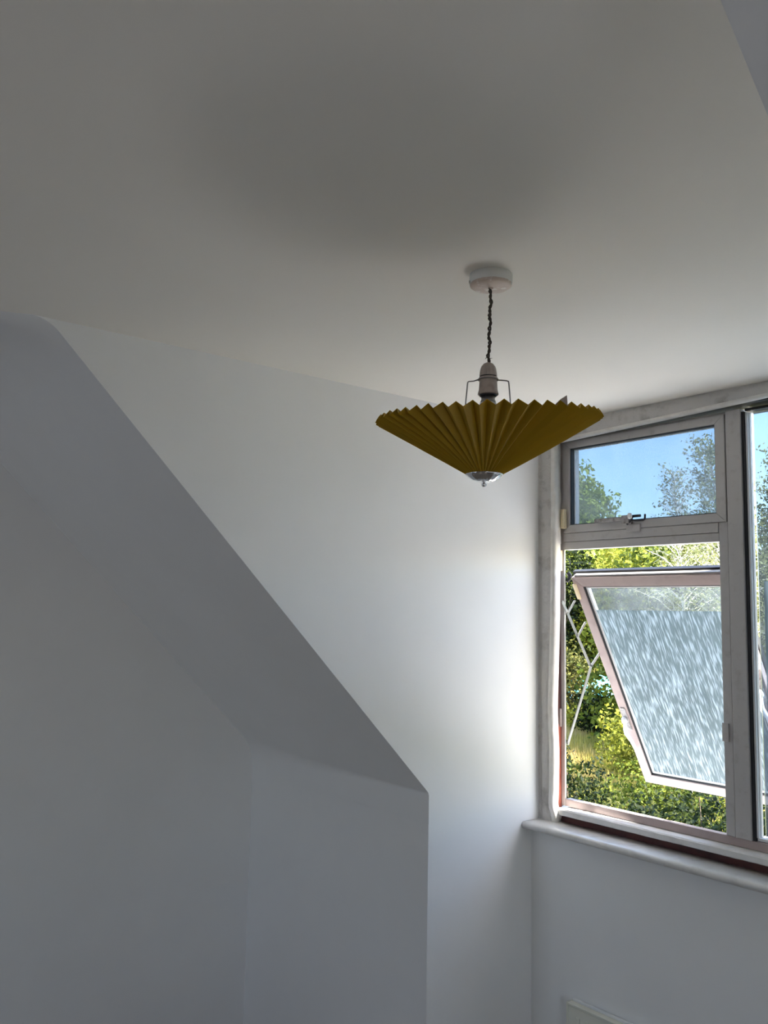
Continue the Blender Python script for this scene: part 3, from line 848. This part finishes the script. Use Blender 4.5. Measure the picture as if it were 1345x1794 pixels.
# ------------------------------------------------------------------ radiator under the window
rad = empty('radiator', (-1.3, 2.25, 0.12))
tag(rad, 'slim cream white radiator on the wall below the window sill', 'radiator')
bm = bm_new(); add_box(bm, (-1.834, 2.2335, 0.10), (-0.72, 2.2395, 0.410), 0.002); obj('front_panel', bm, M_radiator, rad)
bm = bm_new()
k_ = 0
x = -1.80
while x < -0.77:
    add_box(bm, (x, 2.2305, 0.125), (x+0.012, 2.2340, 0.385), 0.001); x += 0.033
o_ = obj('panel_ribs', bm, M_radiator, rad); o_['kind'] = 'stuff'
bm = bm_new(); add_box(bm, (-1.834, 2.2400, 0.105), (-0.72, 2.2620, 0.405)); obj('water_channel', bm, M_raddark, rad)
for x in (-1.8385, -0.724):
    bm = bm_new(); add_box(bm, (x, 2.2320, 0.098), (x+0.0045, 2.2655, 0.4180), 0.0015); obj('end_cover', bm, M_radiator, rad)
bm = bm_new(); add_box(bm, (-1.834, 2.2315, 0.4105), (-0.7245, 2.2550, 0.4180), 0.002); obj('top_cover', bm, M_radiator, rad)
bm = bm_new(); add_box(bm, (-1.834, 2.2560, 0.4090), (-0.7245, 2.2660, 0.4240), 0.002); tag(obj('top_highlight', bm, M_bead, rad), 'raised strip along the wall, its whiter colour a painted highlight')  # catch-light on the top edge is put into the whiter colour
for x in (-1.6, -0.95):
    bm = bm_new(); add_box(bm, (x, 2.2625, 0.2), (x+0.03, 2.2700, 0.38)); obj('wall_bracket', bm, M_steel, rad)
for x in (-1.800, -0.75):
    bm = bm_new(); add_tube(bm, [(x, 2.249, 0.105), (x, 2.249, 0.001)], 0.0075, 10); obj('pipe', bm, M_steel, rad, smooth=True)

# ------------------------------------------------------------------ outdoors
GZ = -3.6
# pale slab added unseen below the window to bounce sunlight indoors
bm = bm_new(); add_box(bm, (-7.5, 2.43, -1.35), (5.0, 8.2, -1.20), 0.01)
tag(obj('bounce_slab', bm, mat('pale_bounce_surface', (0.74, 0.71, 0.66), 0.9, var=(2, (0.66, 0.63, 0.58), 4, 0.4, 0.7))), kind='structure')
bm = bm_new(); add_box(bm, (-7.4, 2.7, GZ-0.2), (4.9, 8.1, -1.351)); tag(obj('wall_lower_storey', bm, M_wall), kind='structure')
def polar(a, d, z=0.0):
    a = math.radians(a)
    return Vector((-d*math.sin(a), d*math.cos(a), z))
bm = bm_new()
N = 40
for i in range(N):
    for j in range(N):
        x0, x1 = -110+220*i/N, -110+220*(i+1)/N
        y0, y1 = 3.2+150*j/N, 3.2+150*(j+1)/N
        bm.faces.new([bm.verts.new((x, y, GZ)) for x, y in ((x0, y0), (x1, y0), (x1, y1), (x0, y1))])
bmesh.ops.remove_doubles(bm, verts=bm.verts, dist=0.01)
for v in bm.verts:
    v.co.z += 0.12*math.sin(v.co.x*0.35)*math.cos(v.co.y*0.27)
tag(obj('ground', bm, M_ground, smooth=True), kind='structure')

def leaf_arrays(C, size, rng, up=0.25, nout=None):
    """C: (n,3) centres. returns verts (4n,3) & faces (n,4) folded diamond leaves"""
    n = len(C)
    nrm = rng.normal(size=(n, 3)); nrm[:, 2] += up
    if nout is not None: nrm += nout*0.5
    nrm /= np.linalg.norm(nrm, axis=1)[:, None]
    t = np.cross(nrm, rng.normal(size=(n, 3))); t /= np.linalg.norm(t, axis=1)[:, None]
    b = np.cross(nrm, t)
    s = size*(0.6+0.8*rng.random(n))[:, None]
    V = np.empty((n, 4, 3))
    V[:, 0] = C + t*s*0.6; V[:, 1] = C + b*s*0.36 + nrm*s*0.08; V[:, 2] = C - t*s*0.6; V[:, 3] = C - b*s*0.36 + nrm*s*0.08
    F = np.arange(4*n).reshape(n, 4)
    return V.reshape(-1, 3), F

def mesh_from(name, V, F, m_):
    me = bpy.data.meshes.new(name)
    me.vertices.add(len(V)); me.vertices.foreach_set('co', V.astype('f').ravel())
    me.loops.add(F.size); me.loops.foreach_set('vertex_index', F.astype('i').ravel())
    me.polygons.add(len(F)); me.polygons.foreach_set('loop_start', np.arange(0, F.size, F.shape[1]).astype('i'))
    me.update(calc_edges=True); me.materials.append(m_)
    o = bpy.data.objects.new(name, me); COL.objects.link(o)
    return o

def plant(name, label, cat, a, d, blobs, n, size, m_, bark=M_bark, trunk=0.12, group=None, thin=1.0, seed=0, low=GZ, stems=5):
    """blobs: (dx, dy, z, rx, ry, rz) relative to the foot of the plant"""
    rng = np.random.default_rng(seed+11)
    p = polar(a, d, GZ)
    t = empty(name, p); tag(t, label, cat, group)
    vols = np.array([b[3]*b[4]*b[5] for b in blobs])**(2/3); vols /= vols.sum()
    Cs, Ns = [], []
    for b, w_ in zip(blobs, vols):
        k = int(n*w_)
        u = rng.normal(size=(k, 3)); u /= np.linalg.norm(u, axis=1)[:, None]
        # lumpy surface
        ph = rng.random(6)*6.28
        lump = 1 + 0.20*np.sin(6*u[:, 0]+ph[0])*np.sin(7*u[:, 1]+ph[1]) + 0.14*np.sin(11*u[:, 2]+ph[2])*np.sin(9*u[:, 0]+ph[3])
        r = (1 - thin*0.55*rng.random(k)**1.8)*lump
        Cs.append(np.stack([b[0]+u[:, 0]*r*b[3], b[1]+u[:, 1]*r*b[4], b[2]-GZ+u[:, 2]*r*b[5]], 1)); Ns.append(u)
    C_ = np.concatenate(Cs); Nn = np.concatenate(Ns)
    keep = C_[:, 2] > 0.02
    V, F = leaf_arrays(C_[keep], size, rng, nout=Nn[keep])
    fo_ = mesh_from('foliage', V, F, m_); fo_['kind'] = 'stuff'; fo_.parent = t
    bm = bm_new()
    top = max(b[2]+b[5]*0.6 for b in blobs) - GZ
    add_tube(bm, [(0, 0, -0.05), (0.05*trunk*5, 0, top*0.35), (0, 0.1, top*0.7), (0.05, 0.05, top*0.9)], [trunk, trunk*0.8, trunk*0.5, trunk*0.2], 8)
    for b in blobs:
        c = Vector((b[0], b[1], b[2]-GZ))
        st = Vector((0, 0, max(0.1, (c.z)*0.45)))
        for k in range(stems):
            q = c + Vector((rng.normal()*b[3]*0.4, rng.normal()*b[4]*0.4, rng.normal()*b[5]*0.4))
            add_tube(bm, [st, st.lerp(q, 0.5)+Vector((0, 0, 0.1)), q], [trunk*0.4, trunk*0.25, trunk*0.08], 5)
    me = bpy.data.meshes.new('trunk'); bm.to_mesh(me); bm.free(); me.materials.append(bark)
    tr = bpy.data.objects.new('trunk', me); COL.objects.link(tr); tr.parent = t
    return t

def birch(label, a, d, top, n, rad, seed, size=0.075, dens=1.0):
    """airy birch: leaves hang along fine ascending branches"""
    rng = np.random.default_rng(seed)
    p = polar(a, d, GZ)
    t = empty('birch_tree', p); tag(t, label, 'tree')
    H = top - GZ
    bm = bm_new()
    lean = rng.normal(size=2)*0.25
    def axis(u): return Vector((lean[0]*u*u, lean[1]*u*u, H*u))
    add_tube(bm, [axis(k/10) for k in range(11)], [0.11*(1-k/10.5) for k in range(11)], 7)
    pts = []
    nb = 170
    for i in range(nb):
        u = 0.12 + 0.86*(i/nb)
        a_ = i*2.4 + rng.normal()*0.3
        L = rad*(1.05-u)**0.6*(0.55+0.6*rng.random())
        s = axis(u); e = s + Vector((math.cos(a_)*L, math.sin(a_)*L, L*(0.35+0.55*u)))
        mid = s.lerp(e, 0.5) + Vector((0, 0, 0.12*L))
        add_tube(bm, [s, mid, e], [0.018, 0.010, 0.004], 4)
        for k in range(int(7+L*4)):
            f = 0.3+0.7*rng.random()
            q = s.lerp(mid, f*2) if f < 0.5 else mid.lerp(e, f*2-1)
            tw = Vector(rng.normal(size=3))*0.22*(0.5+L*0.4)
            q2 = q + tw - Vector((0, 0, 0.08))
            if k % 2 == 0: add_tube(bm, [q, q2], [0.005, 0.002], 3, caps=False)
            m_ = int(n/nb/(7+L*4)*(1.25-0.85*u)*dens*1.6)+1
            for _ in range(m_):
                f2 = rng.random()
                pts.append(q.lerp(q2, f2) + Vector(rng.normal(size=3))*0.07)
    me = bpy.data.meshes.new('trunk'); bm.to_mesh(me); bm.free(); me.materials.append(M_birchbark)
    tr = bpy.data.objects.new('trunk', me); COL.objects.link(tr); tr.parent = t
    V, F = leaf_arrays(np.array([tuple(q) for q in pts]), size, rng)
    fo_ = mesh_from('foliage', V, F, L_birch); fo_['kind'] = 'stuff'; fo_.parent = t
    return t

# round leafy tree at the left of the view
plant('broadleaf_tree', 'round leafy green tree whose domed crown stands against the sky', 'tree', 40.4, 58,
      [(0, 0, 6.6, 4.2, 4.2, 4.6), (1.8, 0.6, 5.6, 2.6, 2.6, 2.8), (0.5, 0.5, 8.5, 3.0, 3.0, 2.9), (-1.5, 0, 3.0, 4.4, 4, 4), (1.6, 1.2, 2.2, 3.4, 3.4, 3.4)], 30000, 0.27, L_round, trunk=0.25, seed=1)
birch('thin airy birch with sparse leaves against the sky beyond the upper pane', 32.0, 27, 6.0, 3600, 2.0, 5, 0.07)
birch('denser birch reaching into the sky beside the mullion', 29.3, 24, 6.2, 9000, 2.1, 8, 0.07, 1.2)
birch('birch seen through the fixed right-hand pane', 26.4, 25, 5.9, 13000, 2.3, 12, 0.075, 1.5)
# middle distance mass
plant('yellow_willow', 'bright yellow-green willow seen through the gap above the open casement', 'tree', 35.2, 50,
      [(0, 0, 2.7, 2.4, 2.4, 2.9), (1.6, 0.5, 1.8, 1.8, 1.8, 2.2), (-1.5, 0, 1.0, 1.6, 2, 2.2), (0.5, -0.5, -1.4, 2.2, 2.2, 2)], 16000, 0.22, L_yellow, trunk=0.2, seed=2)
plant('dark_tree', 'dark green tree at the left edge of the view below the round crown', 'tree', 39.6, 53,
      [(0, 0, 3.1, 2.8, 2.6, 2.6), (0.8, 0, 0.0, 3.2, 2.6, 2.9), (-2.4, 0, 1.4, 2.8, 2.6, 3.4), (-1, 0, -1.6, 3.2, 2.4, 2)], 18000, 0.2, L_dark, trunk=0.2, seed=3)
plant('leafy_tree', 'mid green bushy tree behind the top rail of the open casement', 'tree', 33.0, 36,
      [(0, 0, 2.4, 2.6, 2.2, 2.8), (-1.6, 0.4, 0.9, 2.0, 2.0, 2.2), (1.8, 0.3, 0.9, 2.0, 2.0, 2.2), (0, -0.5, -1.6, 3.2, 2.4, 2)], 16000, 0.19, L_mid, trunk=0.2, seed=4)
plant('leafy_tree', 'olive tree crown tangled with the birches near the mullion', 'tree', 29.5, 33,
      [(0, 0, 2.0, 2.4, 2.2, 2.6), (-1.5, 0.4, 0.2, 2.2, 2.0, 2.4), (1.8, 0.3, 1.2, 2.4, 2.0, 2.6), (0, -0.5, -1.6, 3.4, 2.4, 2)], 16000, 0.18, L_olive, trunk=0.2, seed=5)
plant('leafy_tree', 'green tree behind the fixed right-hand pane', 'tree', 25.0, 34,
      [(0, 0, 2.4, 2.6, 2.4, 2.8), (-1.5, 0.4, 0.2, 2.4, 2.0, 2.4), (1.8, 0.3, 1.2, 2.4, 2.0, 2.6), (0, -0.5, -1.6, 3.4, 2.4, 2)], 14000, 0.19, L_mid, trunk=0.2, seed=6)
far = ((44.5, 54, 6.4, 'leftmost tree of the far row, outside the left jamb'), (39.2, 64, 7.2, 'tree of the far row behind the round crown'),
       (36.9, 70, 7.7, 'tree of the far row between the round crown and the yellow-green willow'),
       (32.4, 71, 8.0, 'tree of the far row behind the mid green bushy tree'),
       (34.6, 66, 7.3, 'tree of the far row behind the yellow-green willow'), (30.3, 62, 7.9, 'tree of the far row behind the thin airy birch'),
       (25.8, 64, 7.6, 'tree of the far row behind the fixed right-hand pane'), (20.8, 60, 7.0, 'rightmost tree of the far row behind the meadow'))
for k, (a_, d_, tp, lb) in enumerate(far):
    plant('distant_tree', lb, 'tree', a_, d_,
          [(0, 0, tp-2.9, 2.6, 2.4, 2.9), (-1.5, 0, tp-4.4, 2.1, 2.2, 2.7), (1.5, 0, tp-4.3, 2.1, 2.2, 2.7), (0, -1, tp-7, 3.0, 2.2, 2.8)], 9000, 0.34, L_mid, trunk=0.25, group='far row of trees behind the meadow', seed=20+k)
# weeds, shrubs in the meadow
plant('leafy_shrub', 'olive shrub beside the turquoise cover', 'shrub', 39.0, 42,
      [(0, 0, -1.6, 1.1, 1.1, 1.5), (-1.4, 0, -1.2, 1.5, 1.2, 1.9)], 6000, 0.14, L_olive, trunk=0.08, seed=31)
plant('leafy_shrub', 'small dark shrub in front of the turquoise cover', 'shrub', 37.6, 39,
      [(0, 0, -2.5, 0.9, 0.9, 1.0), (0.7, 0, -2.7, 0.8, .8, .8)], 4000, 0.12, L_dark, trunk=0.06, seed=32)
plant('tall_weeds', 'bright lime green clump of tall weeds at the far side of the meadow', 'shrub', 36.9, 40,
      [(0, 0, -3.0, 1.1, 1.0, 0.95), (-1.3, 0.3, -3.1, 1.2, 1.0, 0.8), (1.2, 0.3, -2.9, 1.1, 1.0, 1.0), (2.4, 0.3, -2.9, 1.2, 1.0, 1.0)], 9000, 0.13, L_yellow, trunk=0.04, seed=33)
plant('leafy_shrub', 'yellow-green shrub behind the open casement', 'shrub', 34.6, 30,
      [(0, 0, -2.6, 1.6, 1.2, 1.4), (1.6, 0, -2.5, 1.6, 1.2, 1.4)], 8000, 0.12, L_yellow, trunk=0.06, seed=34)
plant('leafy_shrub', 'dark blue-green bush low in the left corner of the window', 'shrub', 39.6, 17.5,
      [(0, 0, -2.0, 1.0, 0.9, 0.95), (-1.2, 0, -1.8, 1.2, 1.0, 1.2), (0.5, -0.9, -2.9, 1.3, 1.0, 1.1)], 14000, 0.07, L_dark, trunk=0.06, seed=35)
plant('leafy_shrub', 'sunlit olive bush beside the dark bush low in the window', 'shrub', 36.9, 15.0,
      [(0, 0, -2.4, 0.75, 0.8, 0.95), (0.7, 0.3, -2.3, 0.8, 0.8, 0.9), (0, -0.6, -3.0, 1.2, 0.8, 0.9)], 12000, 0.06, L_olive, trunk=0.05, seed=36)
plant('leafy_shrub', 'mid green bush just beyond the foot of the open casement', 'shrub', 34.6, 19.0,
      [(0, 0, -2.4, 1.0, 0.9, 0.95), (1.0, 0.2, -2.2, 1.1, 0.9, 1.0), (0, -0.4, -2.9, 1.7, 1.0, 1.0)], 12000, 0.07, L_mid, trunk=0.06, seed=37)
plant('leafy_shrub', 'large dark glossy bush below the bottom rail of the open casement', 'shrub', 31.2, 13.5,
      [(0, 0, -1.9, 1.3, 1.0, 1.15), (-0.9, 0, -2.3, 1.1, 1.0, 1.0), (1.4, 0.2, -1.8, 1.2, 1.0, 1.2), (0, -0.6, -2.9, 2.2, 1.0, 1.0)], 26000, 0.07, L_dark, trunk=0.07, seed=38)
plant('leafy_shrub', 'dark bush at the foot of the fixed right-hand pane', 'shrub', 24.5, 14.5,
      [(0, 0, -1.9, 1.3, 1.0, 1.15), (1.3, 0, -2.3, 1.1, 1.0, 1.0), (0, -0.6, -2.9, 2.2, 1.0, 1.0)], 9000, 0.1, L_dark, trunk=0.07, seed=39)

# dry meadow grass, too many blades to count
rng = np.random.default_rng(5)
n = 60000
aa = np.radians(rng.uniform(20, 46, n)); dd = rng.uniform(20, 46, n)
x = -dd*np.sin(aa); y = dd*np.cos(aa)
hh = rng.uniform(0.15, 0.5, n)
th = rng.random(n)*math.pi
wdt = 0.02
base = np.stack([x, y, np.full(n, GZ-0.12)], 1)
dv = np.stack([np.cos(th)*wdt, np.sin(th)*wdt, np.zeros(n)], 1)
tipv = np.stack([rng.normal(size=n)*0.1, rng.normal(size=n)*0.1, hh+0.12], 1)
V = np.empty((n, 3, 3)); V[:, 0] = base-dv; V[:, 1] = base+dv; V[:, 2] = base+tipv
gr = mesh_from('meadow_grass', V.reshape(-1, 3), np.arange(3*n).reshape(n, 3), L_grass)
tag(gr, 'dry yellow meadow grass between the bushes and the far trees', 'grass', kind='stuff')

# turquoise cover sagging over a low frame, far across the meadow
tp = polar(37.7, 47, GZ)
tt_ = empty('tarpaulin_shelter', tp); tag(tt_, 'turquoise cover glimpsed between shrubs across the meadow', 'shelter')
bm = bm_new()
NN = 14
g = [[None]*(NN+1) for _ in range(NN+1)]
for i in range(NN+1):
    for j in range(NN+1):
        u, v = i/NN*2-1, j/NN*2-1
        g[i][j] = bm.verts.new((u*2.0, v*1.6, 2.15 - 0.5*abs(u)**1.6 - 0.35*abs(v)**2 + 0.06*math.sin(u*9)*math.cos(v*7) - (1.0 if max(abs(u), abs(v)) > 0.99 else 0)))
for i in range(NN):
    for j in range(NN):
        bm.faces.new((g[i][j], g[i+1][j], g[i+1][j+1], g[i][j+1]))
me = bpy.data.meshes.new('cover'); bm.to_mesh(me); bm.free(); me.materials.append(M_tarp)
for p_ in me.polygons: p_.use_smooth = True
c_ = bpy.data.objects.new('cover', me); COL.objects.link(c_); c_.parent = tt_
for sx in (-1.85, 1.85):
    for sy in (-1.45, 1.45):
        bm = bm_new(); add_tube(bm, [(sx, sy, -0.15), (sx, sy, 1.38)], 0.03, 8)
        me = bpy.data.meshes.new('pole'); bm.to_mesh(me); bm.free(); me.materials.append(M_steel)
        c_ = bpy.data.objects.new('pole', me); COL.objects.link(c_); c_.parent = tt_
